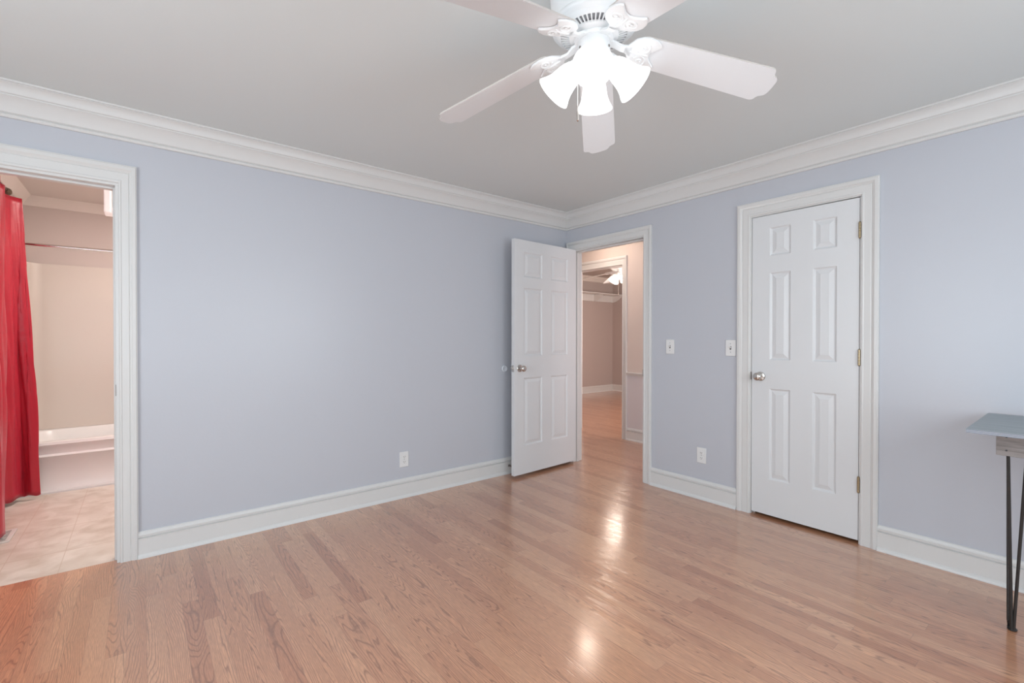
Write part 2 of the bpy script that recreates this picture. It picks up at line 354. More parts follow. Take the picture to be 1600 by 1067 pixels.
run('trim_4', CROWN, H, (XB, YB), (XB, 0), (1, 0), 1, 1, 'trim', 'white crown moulding over the single window')
run('baseboard_left', BASE, 0, (-3.335, 0), (0, 0), (0, -1), 0, 1, 'trim', 'tall white baseboard along the blank blue wall', 'baseboard')
run('baseboard_corner', BASE, 0, (0, 0), (0, -0.03), (-1, 0), 0, 0, 'trim', 'short white baseboard piece behind the open door', 'baseboard')
run('baseboard_middle', BASE, 0, (0, -0.9985), (0, -1.709), (-1, 0), 0, 0, 'trim', 'white baseboard between the two door casings', 'baseboard')
run('baseboard_right', BASE, 0, (0, -2.518), (0, YB), (-1, 0), 0, 1, 'trim', 'white baseboard under the wall beside the table', 'baseboard')
run('baseboard_back', BASE, 0, (0, YB), (XB, YB), (0, 1), 1, 1, 'trim', 'white baseboard under the two windows', 'baseboard')
run('baseboard_side', BASE, 0, (XB, YB), (XB, 0), (1, 0), 1, 1, 'trim', 'white baseboard under the single window', 'baseboard')
run('baseboard_stub', BASE, 0, (XB, 0), (-4.12, 0), (0, -1), 1, 0, 'trim', 'white baseboard beyond the bathroom doorway', 'baseboard')

# casings: profile (u outward from inner edge, t out from wall)
CAS = [(0, 0), (0, 0.010), (0.003, 0.013), (0.010, 0.014), (0.014, 0.0115), (0.046, 0.0135), (0.050, 0.0105), (0.054, 0.0145), (0.060, 0.0165), (0.064, 0.020), (0.079, 0.020), (0.082, 0.016), (0.085, 0.016), (0.085, 0)]
def casing(name, along, wallpos, sgn, a0, a1, top, width, label, mat='trim', right_w=None, top_w=None, left_w=None):
    """a0<a1 inner edges; sgn: direction out of wall"""
    bm = bmesh.new(); k = width/0.085; kl = (left_w or width)/0.085; kr = (right_w or width)/0.085; kt = (top_w or width)/0.085
    def P(a, z, t): return (a, wallpos+sgn*t, z) if along == 'x' else (wallpos+sgn*t, a, z)
    rings = [[P(a0-u*kl, 0, t) for u, t in CAS], [P(a0-u*kl, top+u*kt, t) for u, t in CAS], [P(a1+u*kr, top+u*kt, t) for u, t in CAS], [P(a1+u*kr, 0, t) for u, t in CAS]]
    loft(bm, rings)
    return struct(name, bm, mat, label, 'door casing', smooth=True, angle=25)
def jamb(name, along, w0, w1, a0, a1, top, label, stop=None, mat='trim', th=0.016, rough=None):
    """jamb lining; a0/a1 = clear opening edges"""
    bm = bmesh.new()
    def bx(u0, u1, z0, z1, t0, t1):
        if along == 'x': box(bm, (u0, t0, z0), (u1, t1, z1))
        else: box(bm, (t0, u0, z0), (t1, u1, z1))
    bx(a0-th, a0, 0, top, w0, w1); bx(a1, a1+th, 0, top, w0, w1); bx(a0-th, a1+th, top, top+th, w0, w1)
    if stop:
        s0, s1 = stop
        bx(a0, a0+0.011, 0, top, s0, s1); bx(a1-0.011, a1, 0, top, s0, s1); bx(a0+0.011, a1-0.011, top-0.011, top, s0, s1)
    return struct(name, bm, mat, label, 'door frame', bevel=0.0015)
casing('trim_5', 'x', 0, -1, -4.04, -3.409, 2.052, 0.077, 'white casing framing the bathroom doorway', top_w=0.100)
jamb('trim_6', 'x', -0.003, T+0.003, -4.024, -3.423, 2.038, 'white jamb lining the bathroom doorway', stop=(0.045, 0.085))
casing('trim_7', 'x', T, 1, -4.04, -3.409, 2.05, 0.07, 'white casing on the bathroom side of its doorway', 'bath_trim')
casing('trim_8', 'y', 0, -1, -0.9245, -0.089, 2.078, 0.0745, 'white casing framing the open hall doorway', left_w=0.0745, right_w=0.072, top_w=0.080)
jamb('trim_9', 'y', -0.003, T+0.003, -0.912, -0.103, 2.066, 'white jamb lining the open hall doorway', stop=(0.038, 0.075))
casing('trim_10', 'y', T, 1, -0.925, -0.089, 2.078, 0.07, 'white casing on the hall side of the open doorway')
casing('trim_11', 'y', 0, -1, -2.434, -1.796, 2.060, 0.086, 'white casing framing the closed six panel door', top_w=0.092)
jamb('trim_12', 'y', -0.003, T, -2.426, -1.804, 2.052, 'white jamb around the closed six panel door', stop=(0.037, 0.07))

# ------------------------------------------------------------------ six-panel door
def door_slab(W_, Hd, th, cols, rows):
    """local: x 0..W, y 0 (front) .. th (back), z 0..Hd"""
    bm = bmesh.new()
    xs = sorted({0, W_, *[c for p in cols for c in p]}); zs = sorted({0, Hd, *[c for p in rows for c in p]})
    for side in (0, 1):
        def V(x, z, dep):
            y = dep if side == 0 else th-dep
            return bm.verts.new((x, y, z))
        def quad(p):
            vs = [V(*q) for q in p]; bm.faces.new(vs)
        for i in range(len(xs)-1):
            for j in range(len(zs)-1):
                x0, x1, z0, z1 = xs[i], xs[i+1], zs[j], zs[j+1]
                if any(abs(c[0]-x0) < 1e-6 and abs(c[1]-x1) < 1e-6 for c in cols) and any(abs(c[0]-z0) < 1e-6 and abs(c[1]-z1) < 1e-6 for c in rows):
                    st = [(0, 0), (0.003, 0.0015), (0.009, 0.008), (0.015, 0.0095), (0.018, 0.0085), (0.040, 0.0025), (0.041, 0.0015)]
                    for (a, da), (b, db) in zip(st, st[1:]):
                        A = [(x0+a, z0+a), (x1-a, z0+a), (x1-a, z1-a), (x0+a, z1-a)]; B = [(x0+b, z0+b), (x1-b, z0+b), (x1-b, z1-b), (x0+b, z1-b)]
                        for k in range(4):
                            l = (k+1) % 4
                            quad([(A[k][0], A[k][1], da), (A[l][0], A[l][1], da), (B[l][0], B[l][1], db), (B[k][0], B[k][1], db)])
                    a, da = st[-1]
                    quad([(x0+a, z0+a, da), (x1-a, z0+a, da), (x1-a, z1-a, da), (x0+a, z1-a, da)])
                else:
                    quad([(x0, z0, 0), (x1, z0, 0), (x1, z1, 0), (x0, z1, 0)])
    for x in (0, W_):
        for a, b in zip(zs, zs[1:]): bm.faces.new([bm.verts.new(p) for p in ((x, 0, a), (x, th, a), (x, th, b), (x, 0, b))])
    for z in (0, Hd):
        for a, b in zip(xs, xs[1:]): bm.faces.new([bm.verts.new(p) for p in ((a, 0, z), (a, th, z), (b, th, z), (b, 0, z))])
    return bm
KNOB = [(0.001, 0), (0.031, 0), (0.032, 0.003), (0.029, 0.007), (0.020, 0.009), (0.012, 0.012), (0.010, 0.018), (0.010, 0.030), (0.014, 0.035), (0.022, 0.039), (0.0265, 0.046), (0.0275, 0.053), (0.025, 0.060), (0.018, 0.065), (0.008, 0.0665), (0.0005, 0.067)]
def knob(name, p, d, parent, mat='nickel', sc_=1.0):
    bm = bmesh.new(); lathe(bm, [(r*sc_, z*sc_) for r, z in KNOB], 28, axisM(p, d)); return obj(name, bm, mat, parent, smooth=True)
def hinge(p, parent):
    bm = bmesh.new(); x, y, z = p
    for i in range(5):
        lathe(bm, [(0.0003, i*0.018+0.0005), (0.0068, i*0.018+0.0005), (0.0068, i*0.018+0.0172), (0.0003, i*0.018+0.0172)], 12, Matrix.Translation((x, y, z-0.045)))
    for s in (-1, 1): lathe(bm, [(0.0003, 0), (0.006, 0), (0.004, 0.004), (0.0003, 0.006)], 12, axisM((x, y, z+s*0.045), (0, 0, s)))
    return obj('hinge', bm, 'brass', parent, smooth=True)

# closed closet door : local x runs along world -y (from latch side y=-1.807 to hinge side y=-2.423)
d1 = obj('door_1', door_slab(0.616, 2.028, 0.035, [(0.114, 0.245), (0.372, 0.503)], [(0.242, 0.858), (1.050, 1.640), (1.752, 1.943)]), 'door')
d1.location = (0.0005, -1.807, 0.0205); d1.rotation_euler = (0, 0, -PI/2)
tag(d1, 'closed white six panel door with brass hinges', 'door', kind='structure')
knob('door_knob', (0.058, 0, 0.937), (0, -1, 0), d1)
for z in (1.835, 1.084, 0.332): hinge((0.6185, -0.007, z), d1)
bm = bmesh.new(); box(bm, (-0.006, -0.0045, 0.910), (-0.0022, 0.012, 0.965)); obj('latch_plate', bm, 'stop', d1)

# open hall door : hinge at y=-.150, leaf nearly parallel to the blank wall
RZ2 = PI + math.radians(3.05)
d2 = obj('door_2', door_slab(0.806, 2.049, 0.035, [(0.120, 0.349), (0.464, 0.693)], [(0.248, 0.843), (1.034, 1.632), (1.727, 1.946)]), 'door')
# local x from hinge to free edge = world -x ; local front (y=0) faces camera (-y): rotate pi about z puts +y local to -y world, so flip
for v in d2.data.vertices: v.co.y = 0.035-v.co.y
d2.data.flip_normals()
d2.location = (-0.0068, -0.104, 0.026); d2.rotation_euler = (0, 0, RZ2)
tag(d2, 'white six panel door standing open in front of the blank wall', 'door', kind='structure')
knob('door_knob', (0.743, 0.035, 0.929), (0, 1, 0), d2)
knob('door_knob', (0.743, 0.0, 0.929), (0, -1, 0), d2)
bm = bmesh.new(); box(bm, (0.806, 0.005, 0.900), (0.8075, 0.030, 0.958)); box(bm, (0.8075, 0.011, 0.918), (0.817, 0.024, 0.941)); obj('latch_plate', bm, 'nickel', d2, bevel=0.001)
for z in (0.25, 1.05, 1.82): 
    bm = bmesh.new(); lathe(bm, [(0.0003, 0), (0.0065, 0), (0.0065, 0.09), (0.0003, 0.09)], 12, Matrix.Translation((0.002, -0.008, z-0.045)))
    obj('hinge', bm, 'brass', d2, smooth=True)
# strike plates
bm = bmesh.new(); box(bm, (-3.4255, -0.0048, 0.905), (-3.4215, 0.03, 0.965)); tag(obj('strike_plate', bm, 'stop'), 'small dark strike plate on the bathroom door jamb', 'strike plate')
bm = bmesh.new(); box(bm, (-0.0048, -0.9135, 0.895), (0.03, -0.9105, 0.955)); tag(obj('strike_plate', bm, 'stop'), 'small metal strike plate on the hall door jamb', 'strike plate')

# ------------------------------------------------------------------ switches, outlets, bumper, stop
def plate(name, y, z, label, cat, kind_, group, wall='right', x=0):
    """local: plate faces -Y ; rotate for right wall"""
    t = thing(name, label, cat, (0, y, z) if wall == 'right' else (x, 0, z), -PI/2 if wall == 'right' else 0, group)
    bm = bmesh.new(); box(bm, (-0.037, -0.006, -0.058), (0.037, 0.0, 0.058)); obj('cover_plate', bm, 'plastic', t, bevel=0.003)
    if kind_ == 'switch':
        bm = bmesh.new(); box(bm, (-0.0055, -0.0068, -0.0125), (0.0055, -0.0061, 0.0125)); obj('switch_slot', bm, 'slot', t)
        bm = bmesh.new(); loft(bm, [[(-0.004, -0.006, -0.004), (0.004, -0.006, -0.004), (0.004, -0.006, 0.006), (-0.004, -0.006, 0.006)], [(-0.0035, -0.018, 0.006), (0.0035, -0.018, 0.006), (0.0035, -0.018, 0.012), (-0.0035, -0.018, 0.012)]])
        obj('toggle', bm, 'plastic', t)
        for s in (-1, 1):
            bm = bmesh.new(); lathe(bm, [(0.003, 0.0002), (0.003, 0.0012), (0.0005, 0.0018)], 12, axisM((0, -0.0058, s*0.030), (0, -1, 0)), cap=True); obj('plate_screw', bm, 'fan_dark', t)
    else:
        for s in (-1, 1):
            bm = bmesh.new()
            ring = []
            for k in range(20):
                a = 2*PI*k/20; ring.append((0.0165*math.cos(a), max(-0.0125, min(0.0125, 0.0165*math.sin(a)))))
            loft(bm, [[(p, -0.006, s*0.0195+q) for p, q in ring], [(p*0.97, -0.0082, s*0.0195+q*0.97) for p, q in ring]])
            f = obj('receptacle', bm, 'plastic', t)
            bm = bmesh.new()
            for dx in (-0.0062, 0.0062): box(bm, (dx-0.0011, -0.0086, s*0.0195-0.002), (dx+0.0011, -0.0081, s*0.0195+0.006))
            lathe(bm, [(0.0024, 0), (0.0024, 0.0005)], 10, axisM((0, -0.0081, s*0.0195-0.0075), (0, -1, 0)), cap=True)
            obj('contact_slots', bm, 'slot', f)
        bm = bmesh.new(); lathe(bm, [(0.003, 0), (0.003, 0.001), (0.0005, 0.0015)], 12, axisM((0, -0.006, 0), (0, -1, 0)), cap=True); obj('plate_screw', bm, 'fan_dark', t)
    return t
plate('light_switch', -1.171, 1.150, 'white toggle light switch alone between the hall doorway and the closed door', 'light switch', 'switch', 'wall switches')
plate('light_switch', -1.6605, 1.148, 'white toggle light switch touching the casing of the closed door', 'light switch', 'switch', 'wall switches')
plate('wall_outlet', -1.441, 0.331, 'white duplex outlet low between the two door casings', 'outlet', 'outlet', 'wall outlets')
plate('wall_outlet', 0, 0.291, 'white duplex outlet low on the blank blue wall', 'outlet', 'outlet', 'wall outlets', wall='left', x=-1.748)
bm = bmesh.new(); lathe(bm, [(0.0005, 0.0), (0.030, 0.0), (0.030, 0.003), (0.026, 0.008), (0.022, 0.007), (0.016, 0.004), (0.0005, 0.003)], 28, axisM((-0.775, 0, 0.945), (0, -1, 0)))
tag(obj('door_bumper', bm, 'rubber', smooth=True), 'round clear bumper on the blue wall behind the open door knob', 'door bumper')
ds = thing('door_stop', 'spring door stop screwed to the baseboard behind the open door', 'door stop', (-0.735, -0.014, 0.072))
bm = bmesh.new(); lathe(bm, [(0.0005, 0), (0.011, 0), (0.010, 0.004), (0.006, 0.006), (0.0005, 0.006)], 16, axisM((0, 0, 0), (0, -1, 0))); obj('base_plate', bm, 'stop', ds, smooth=True)
bm = bmesh.new(); n_ = 150; tube(bm, [(0.0055*math.cos(i*0.75), -0.006-0.048*i/n_, 0.0055*math.sin(i*0.75)) for i in range(n_)], 0.0011, 5); obj('spring', bm, 'stop', ds, smooth=True)
bm = bmesh.new(); lathe(bm, [(0.0005, 0), (0.0075, 0), (0.0075, 0.012), (0.0005, 0.014)], 14, axisM((0, -0.054, 0), (0, -1, 0))); obj('rubber_tip', bm, 'plastic', ds, smooth=True)

# ------------------------------------------------------------------ ceiling fan
def fan(name, loc, th0, shade_mat, label, ceil_z, chain_len, shade_off, chain_dir):
    """loc z = height of blade root plane"""
    t = thing(name, label, 'ceiling fan', loc)
    z0 = loc[2]; up_ = ceil_z-z0
    bm = bmesh.new()
    lathe(bm, [(0.0005, up_), (0.150, up_), (0.153, up_-0.012), (0.150, up_-0.05), (0.140, 0.062), (0.138, 0.050), (0.145, 0.046), (0.148, 0.040), (0.147, 0.034), (0.142, 0.028), (0.128, 0.022)], 64)
    obj('motor_housing', bm, 'fan', t, smooth=True, angle=50)
    bm = bmesh.new()   # slotted lower bowl: backing + ribs
    lathe(bm, [(0.128, 0.0225), (0.124, 0.019), (0.122, 0.021), (0.078, 0.011), (0.076, 0.006), (0.060, 0.003), (0.0005, 0.003)], 64)
    vb = obj('vent_bowl', bm, 'fan_dark', t, smooth=True, angle=40)
    bm = bmesh.new()
    lathe(bm, [(0.130, 0.024), (0.125, 0.015), (0.116, 0.010), (0.114, 0.015)], 64); lathe(bm, [(0.086, 0.0085), (0.084, 0.002), (0.076, -0.002), (0.058, -0.004), (0.056, 0.002)], 64)
    for i in range(48):
        a = 2*PI*i/48; R_ = Matrix.Rotation(a, 4, 'Z')
        v = [(0.116, -0.0025, 0.011), (0.116, 0.0025, 0.011), (0.083, 0.0018, 0.003), (0.083, -0.0018, 0.003)]
        w_ = [(p[0], p[1], p[2]+0.006) for p in v]
        loft(bm, [[R_ @ Vector(p) for p in v], [R_ @ Vector(p) for p in w_]])
    obj('vent_ring', bm, 'fan', t, smooth=True, angle=40)
    # flywheel under the bowl
    bm = bmesh.new(); lathe(bm, [(0.0005, -0.002), (0.066, -0.002), (0.068, -0.008), (0.064, -0.016), (0.0005, -0.016)], 48); obj('flywheel', bm, 'fan', t, smooth=True)
    bm = bmesh.new(); lathe(bm, [(0.0005, -0.012), (0.054, -0.012), (0.056, -0.016), (0.056, -0.086), (0.052, -0.094), (0.030, -0.100), (0.0005, -0.100)], 48); sh = obj('switch_housing', bm, 'fan', t, smooth=True, angle=40)
    for a in (2.9, 5.0, 0.8):
        bm = bmesh.new(); lathe(bm, [(0.0045, 0), (0.0045, 0.0025), (0.0008, 0.004)], 12, axisM((0.056*math.cos(a), 0.056*math.sin(a), -0.045), (math.cos(a), math.sin(a), 0)), cap=True); obj('housing_screw', bm, 'stop', sh)
    # blades
    R = 0.662; DR = 0.2022; PH = -0.2002
    for k in range(5):
        a = th0+k*2*PI/5
        u = Vector((math.cos(a), math.sin(a), -DR)); c_ = Vector((-math.sin(a)*math.cos(PH), math.cos(a)*math.cos(PH), math.sin(PH)))
        nn = u.cross(c_).normalized()
        def PT(r, c, h): return u*r + c_*c + nn*h
        hw0, hw1 = 0.0665, 0.0766
        half = [(0.150, 0.020), (0.152, 0.040), (0.160, 0.055), (0.175, 0.0630), (0.56, 0.0740), (0.612, 0.0755)]
        tip = [(0.622, 0.0750), (0.630, 0.0715), (0.634, 0.064), (0.636, 0.056), (0.641, 0.049), (0.650, 0.044), (0.657, 0.038), (0.661, 0.028), (0.662, 0.014), (0.6625, 0.0)]
        side = half+tip
        out = [(r, c) for r, c in side]+[(r, -c) for r, c in side[::-1][1:]]
        bm = bmesh.new()
        lo = [PT(r, c, -0.003) for r, c in out]; hi = [PT(r, c, 0.003) for r, c in out]
        if nn.z < 0: lo, hi = hi, lo
        R2 = loft(bm, [lo, hi])
        for f in bm.faces:
            f.normal_update()
        for f in bm.faces:
            if len(f.verts) == 4: f.material_index = 1
        obj('blade', bm, ['blade', 'blade_edge'], t)
        # blade iron: leaf shaped plate below the blade with raised rim and scrolls, plus neck to the flywheel
        sgn = -1 if nn.z > 0 else 1
        bm = bmesh.new()
        ho = [(0.108, 0.013), (0.120, 0.016), (0.128, 0.030), (0.140, 0.049), (0.160, 0.062), (0.184, 0.067), (0.208, 0.063), (0.224, 0.053), (0.230, 0.044), (0.222, 0.036), (0.212, 0.026), (0.203, 0.013), (0.200, 0.0)]
        leaf = ho+[(r, -c) for r, c in ho[::-1][1:]]
        h0, h1 = sgn*0.004, sgn*0.010
        loft(bm, [[PT(r, c, h0) for r, c in leaf], [PT(r, c, h1) for r, c in leaf], [PT(0.165+(r-0.165)*0.93, c*0.92, sgn*0.012) for r, c in leaf]])
        loft(bm, [[PT(0.165+(r-0.165)*0.90, c*0.88, sgn*0.0115) for r, c in leaf], [PT(0.165+(r-0.165)*0.86, c*0.84, sgn*0.0085) for r, c in leaf]], cap=False)
        iron = None
        neck = [(0.050, 0.0), (0.075, 0.0), (0.098, 0.004), (0.118, 0.004), (0.135, 0.006)]
        rings = []
        for (r, _), wd, ex in zip(neck, (0.018, 0.015, 0.012, 0.014, 0.020), (0, 0, 0, 0, 0)):
            zz = -0.034 if r < 0.09 else None
            ctr = PT(r, 0, sgn*0.008); 
            if r < 0.08: ctr = Vector((u.x*r, u.y*r, -0.012 if r < 0.06 else -0.016))
            cc = Vector((-math.sin(a), math.cos(a), 0)) if r < 0.09 else c_
            rings.append([ctr+cc*wd+nn*0.004*1, ctr-cc*wd+nn*0.004, ctr-cc*wd-nn*0.004, ctr+cc*wd-nn*0.004])
        loft(bm, rings)
        iron = obj('blade_iron', bm, 'fan', t, smooth=True, angle=40)
        bm = bmesh.new()
        for s in (-1, 1):
            pts = []
            for i in range(26):
                q = i/25; an = PI*1.1+q*PI*2.6; rr = 0.026*(1-0.72*q)
                pts.append(PT(0.176+rr*math.cos(an)*0.9, s*(0.030+rr*math.sin(an)), sgn*0.0125))
            tube(bm, pts, [0.0034*(1-0.4*i/25) for i in range(26)], 6)
        tube(bm, [PT(0.13+0.065*i/8, 0.0, sgn*(0.0125)) for i in range(9)], [0.002+0.004*math.sin(PI*i/8) for i in range(9)], 6)
        obj('scroll_relief', bm, 'fan', iron, smooth=True)
        for r, c in ((0.150, 0.0), (0.178, 0.030), (0.178, -0.030)):
            bm = bmesh.new(); lathe(bm, [(0.0045, 0), (0.0045, 0.002), (0.0008, 0.0035)], 10, axisM(PT(r, c, sgn*0.0125), nn*sgn), cap=True)
            obj('blade_screw', bm, 'fan', iron)
    # light kit
    bm = bmesh.new(); lathe(bm, [(0.0005, -0.094), (0.040, -0.096), (0.044, -0.104), (0.040, -0.122), (0.024, -0.132), (0.012, -0.138), (0.009, -0.148), (0.0005, -0.152)], 40); kit = obj('light_kit', bm, 'fan', t, smooth=True)
    BELL = [(0.020, 0.000), (0.024, 0.006), (0.031, 0.016), (0.038, 0.032), (0.0425, 0.050), (0.0450, 0.068), (0.049, 0.088), (0.056, 0.106), (0.064, 0.120), (0.0665, 0.126)]
    for k in range(4):
        a = th0+shade_off+k*PI/2
        d = Vector((math.cos(a), math.sin(a), -1.05)).normalized()
        s0 = Vector((math.cos(a)*0.040, math.sin(a)*0.040, -0.071))
        bm = bmesh.new(); tube(bm, [Vector((math.cos(a)*0.02, math.sin(a)*0.02, -0.100)), s0+d*0.004, s0+d*0.012], [0.012, 0.013, 0.013], 14)
        lathe(bm, [(0.0005, 0.004), (0.022, 0.006), (0.026, 0.012), (0.027, 0.030), (0.0245, 0.030), (0.0005, 0.028)], 28, axisM(s0, d)); arm = obj('lamp_socket', bm, 'fan', t, smooth=True)
        bm = bmesh.new(); prof = [(r, z) for r, z in BELL]+[(r-0.0025, z) for r, z in BELL[::-1]]
        lathe(bm, prof, 40, axisM(s0+d*0.022, d)); obj('lamp_shade', bm, shade_mat, t, smooth=True, angle=60)
        bm = bmesh.new(); lathe(bm, [(0.011, 0.0), (0.013, 0.02), (0.022, 0.045), (0.027, 0.062), (0.024, 0.078), (0.012, 0.088), (0.0005, 0.090)], 20, axisM(s0+d*0.030, d)); obj('light_bulb', bm, 'bulb_warm' if 'warm' in shade_mat else 'bulb', t, smooth=True)
    # pull chain
    ca = chain_dir; p = Vector((0.047*math.cos(ca), 0.047*math.sin(ca), -0.088))
    bm = bmesh.new(); tube(bm, [p, p+Vector((0.010*math.cos(ca), 0.010*math.sin(ca), -0.006)), p+Vector((0.012*math.cos(ca), 0.012*math.sin(ca), -0.02)), p+Vector((0.012*math.cos(ca), 0.012*math.sin(ca), -chain_len))], 0.0012, 6)
    ch = obj('pull_chain', bm, 'nickel', t, smooth=True)
    q = p+Vector((0.012*math.cos(ca), 0.012*math.sin(ca), -chain_len))
    bm = bmesh.new(); lathe(bm, [(0.0008, 0), (0.003, 0.002), (0.0042, 0.014), (0.0035, 0.026), (0.0045, 0.036), (0.0008, 0.040)], 12, axisM(q, (0, 0, -1))); obj('chain_pull', bm, 'nickel', ch, smooth=True)
    return t
FAN = (-2.0732, -2.1926, 2.2651)
fan('ceiling_fan', FAN, 0.683, 'shade', 'white five blade ceiling fan with four glowing glass shades on bedroom ceiling', H, 0.168, math.radians(1.0), 0.683+2.0)
fan('ceiling_fan', (3.115, 1.815, 2.375), 1.05, 'shade_warm', 'small white ceiling fan with warm lit shades, seen through the hall doorway', 2.58, 0.30, 0.2, 3.6)

# ------------------------------------------------------------------ side table
tb = thing('side_table', 'narrow grey plywood table on black hairpin legs against the blue wall', 'table', (-0.37, -3.42, 0))
def L_(x, y, z): return (x+0.37, y+3.42, z)
bm = bmesh.new(); box(bm, L_(-0.685, -3.90, 0.8492), L_(-0.045, -2.965, 0.850)); obj('tabletop', bm, 'top', tb)
bm = bmesh.new(); box(bm, L_(-0.685, -3.90, 0.834), L_(-0.045, -2.965, 0.8491)); obj('tabletop_core', bm, 'ply', tb)['label'] = 'layered plywood edge'
bm = bmesh.new()
box(bm, L_(-0.60, -3.82, 0.746), L_(-0.582, -3.043, 0.8335)); obj('apron', bm, 'apron', tb, bevel=0.001)
bm = bmesh.new(); box(bm, L_(-0.14, -3.82, 0.746), L_(-0.122, -3.12, 0.8335)); obj('apron', bm, 'apron', tb, bevel=0.001)
bm = bmesh.new(); box(bm, L_(-0.5815, -3.82, 0.746), L_(-0.1405, -3.802, 0.8335)); obj('apron', bm, 'apron', tb, bevel=0.001)
ap = [o for o in tb.children if o.name.startswith('apron')][0]
for yy, zz in ((-3.072, 0.822), (-3.072, 0.768), (-3.30, 0.822), (-3.30, 0.768)):
    bm = bmesh.new(); lathe(bm, [(0.0035, 0), (0.0035, 0.0008)], 10, axisM(L_(-0.6002, yy, zz), (-1, 0, 0)), cap=True); obj('screw', bm, 'slot', ap)
def hairpin(top_c, foot, spread):
    bm = bmesh.new(); f = Vector(foot)
    tops = [Vector(p) for p in spread]
    for tp in tops:
        dirn = (tp-f).normalized(); off = Vector(((tp.x-f.x), (tp.y-f.y), 0)); off = off.normalized()*0.012 if off.length > 1e-4 else Vector((0.012, 0, 0))
        tube(bm, [tp, tp.lerp(f+off+Vector((0, 0, 0.02)), 0.98), f+off*0.9+Vector((0, 0, 0.010)), f+off*0.3+Vector((0, 0, 0.0062)), f+Vector((0, 0, 0.006))], 0.0055, 10)
    lg = obj('leg', bm, 'iron', tb, smooth=True)
    bm = bmesh.new(); lathe(bm, [(0.0005, 0), (0.013, 0), (0.0155, 0.003), (0.015, 0.0075), (0.0005, 0.0085)], 18, Matrix.Translation(f)); obj('foot_pad', bm, 'iron', lg, smooth=True)
    xs_ = [p.x for p in tops]; ys_ = [p.y for p in tops]; zt = tops[0].z
    bm = bmesh.new(); box(bm, (min(xs_)-0.012, min(ys_)-0.012, zt-0.001), (max(xs_)+0.012, max(ys_)+0.012, zt+0.003)); obj('mounting_plate', bm, 'iron', lg)
    return lg
zt = 0.742
hairpin(None, L_(-0.475, -3.083, 0), [L_(-0.560, -3.074, zt), L_(-0.470, -3.067, zt), L_(-0.560, -3.124, zt)])
hairpin(None, L_(-0.475, -3.78, 0), [L_(-0.570, -3.79, zt), L_(-0.470, -3.79, zt), L_(-0.560, -3.67, zt)])
hairpin(None, L_(-0.18, -3.30, 0), [L_(-0.15, -3.25, zt), L_(-0.25, -3.25, zt), L_(-0.16, -3.38, zt)])
hairpin(None, L_(-0.18, -3.78, 0), [L_(-0.15, -3.79, zt), L_(-0.25, -3.79, zt), L_(-0.16, -3.67, zt)])

# ------------------------------------------------------------------ bathroom
BX0, BX1, BY1, BH = -4.13, -2.50, 2.55, 2.46
bm = bmesh.new(); box(bm, (BX0-0.1, BY1, 0), (BX1, BY1+0.1, BH)); struct('wall_bathroom_back', bm, 'bath_wall', 'rose beige bathroom wall above the tub', 'wall')
bm = bmesh.new(); box(bm, (BX0-0.1, T, 0), (BX0, BY1, BH)); struct('wall_bathroom_left', bm, 'bath_wall', 'rose beige bathroom wall behind the red curtain', 'wall')
bm = bmesh.new(); box(bm, (BX1, T, 0), (BX1+0.1, BY1+0.1, BH)); struct('wall_bathroom_right', bm, 'bath_wall', 'rose beige bathroom wall at the tub end', 'wall')
bm = bmesh.new(); box(bm, (BX0, T, BH), (BX1, BY1, BH+0.08)); struct('ceiling_bathroom', bm, 'bath_ceiling', 'pale bathroom ceiling', 'ceiling')
run('trim_13', [(0, -0.080), (0.008, -0.080), (0.012, -0.070), (0.045, -0.024), (0.060, -0.012), (0.068, 0)], BH, (BX0, BY1), (BX1, BY1), (0, -1), 1, 1, 'bath_trim', 'cream crown moulding above the tub')
run('trim_14', [(0, -0.080), (0.008, -0.080), (0.012, -0.070), (0.045, -0.024), (0.060, -0.012), (0.068, 0)], BH, (BX0, T), (BX0, BY1), (1, 0), 0, 1, 'bath_trim', 'cream crown moulding above the red curtain')
# tub surround: U shape with rounded inner corners
TY = 1.80
def rounded(x0, y0, x1, y1, r, z, n=6):
    out = []
    for cx, cy, a0 in ((x1-r, y1-r, 0), (x0+r, y1-r, PI/2), (x0+r, y0+r, PI), (x1-r, y0+r, 1.5*PI)):
        for i in range(n+1):
            a = a0+PI/2*i/n; out.append((cx+r*math.cos(a), cy+r*math.sin(a), z))
    return out
tub = thing('bathtub', 'white alcove bathtub with ridged apron behind the doorway', 'bathtub', (-3.3, TY, 0))
def TL(p): return (p[0]+3.3, p[1]-TY, p[2])
bm = bmesh.new()
o_ = lambda z, i=0.0: [TL(p) for p in rounded(BX0+0.003+i, TY+i, BX1-0.003-i, BY1-0.003-i, 0.012, z)]
inn = lambda z, i, r: [TL(p) for p in rounded(BX0+0.09+i, TY+0.075+i*0.6, BX1-0.09-i, BY1-0.085-i*0.6, r, z)]
loft(bm, [o_(0.385), o_(0.398, 0.004), o_(0.402, 0.012), inn(0.402, -0.01, 0.13), inn(0.395, 0.0, 0.13), inn(0.30, 0.02, 0.14), inn(0.12, 0.06, 0.15), inn(0.07, 0.10, 0.12)], cap=False)
bm.faces.new([bm.verts.new(p) for p in inn(0.07, 0.10, 0.12)])
obj('basin', bm, 'acrylic', tub, smooth=True, angle=45)
bm = bmesh.new()
pr = [(0.0, 0.386), (-0.004, 0.380), (0.0, 0.372), (0.008, 0.36), (0.010, 0.305), (0.002, 0.297), (-0.003, 0.290), (0.002, 0.282), (0.012, 0.27), (0.012, 0.05), (0.004, 0.03), (0.0, 0.0), (0.04, 0.0), (0.04, 0.386)]
loft(bm, [[TL((BX0+0.003, TY+a, z)) for a, z in pr], [TL((BX1-0.003, TY+a, z)) for a, z in pr]])
obj('apron', bm, 'acrylic', tub, smooth=True, angle=40)
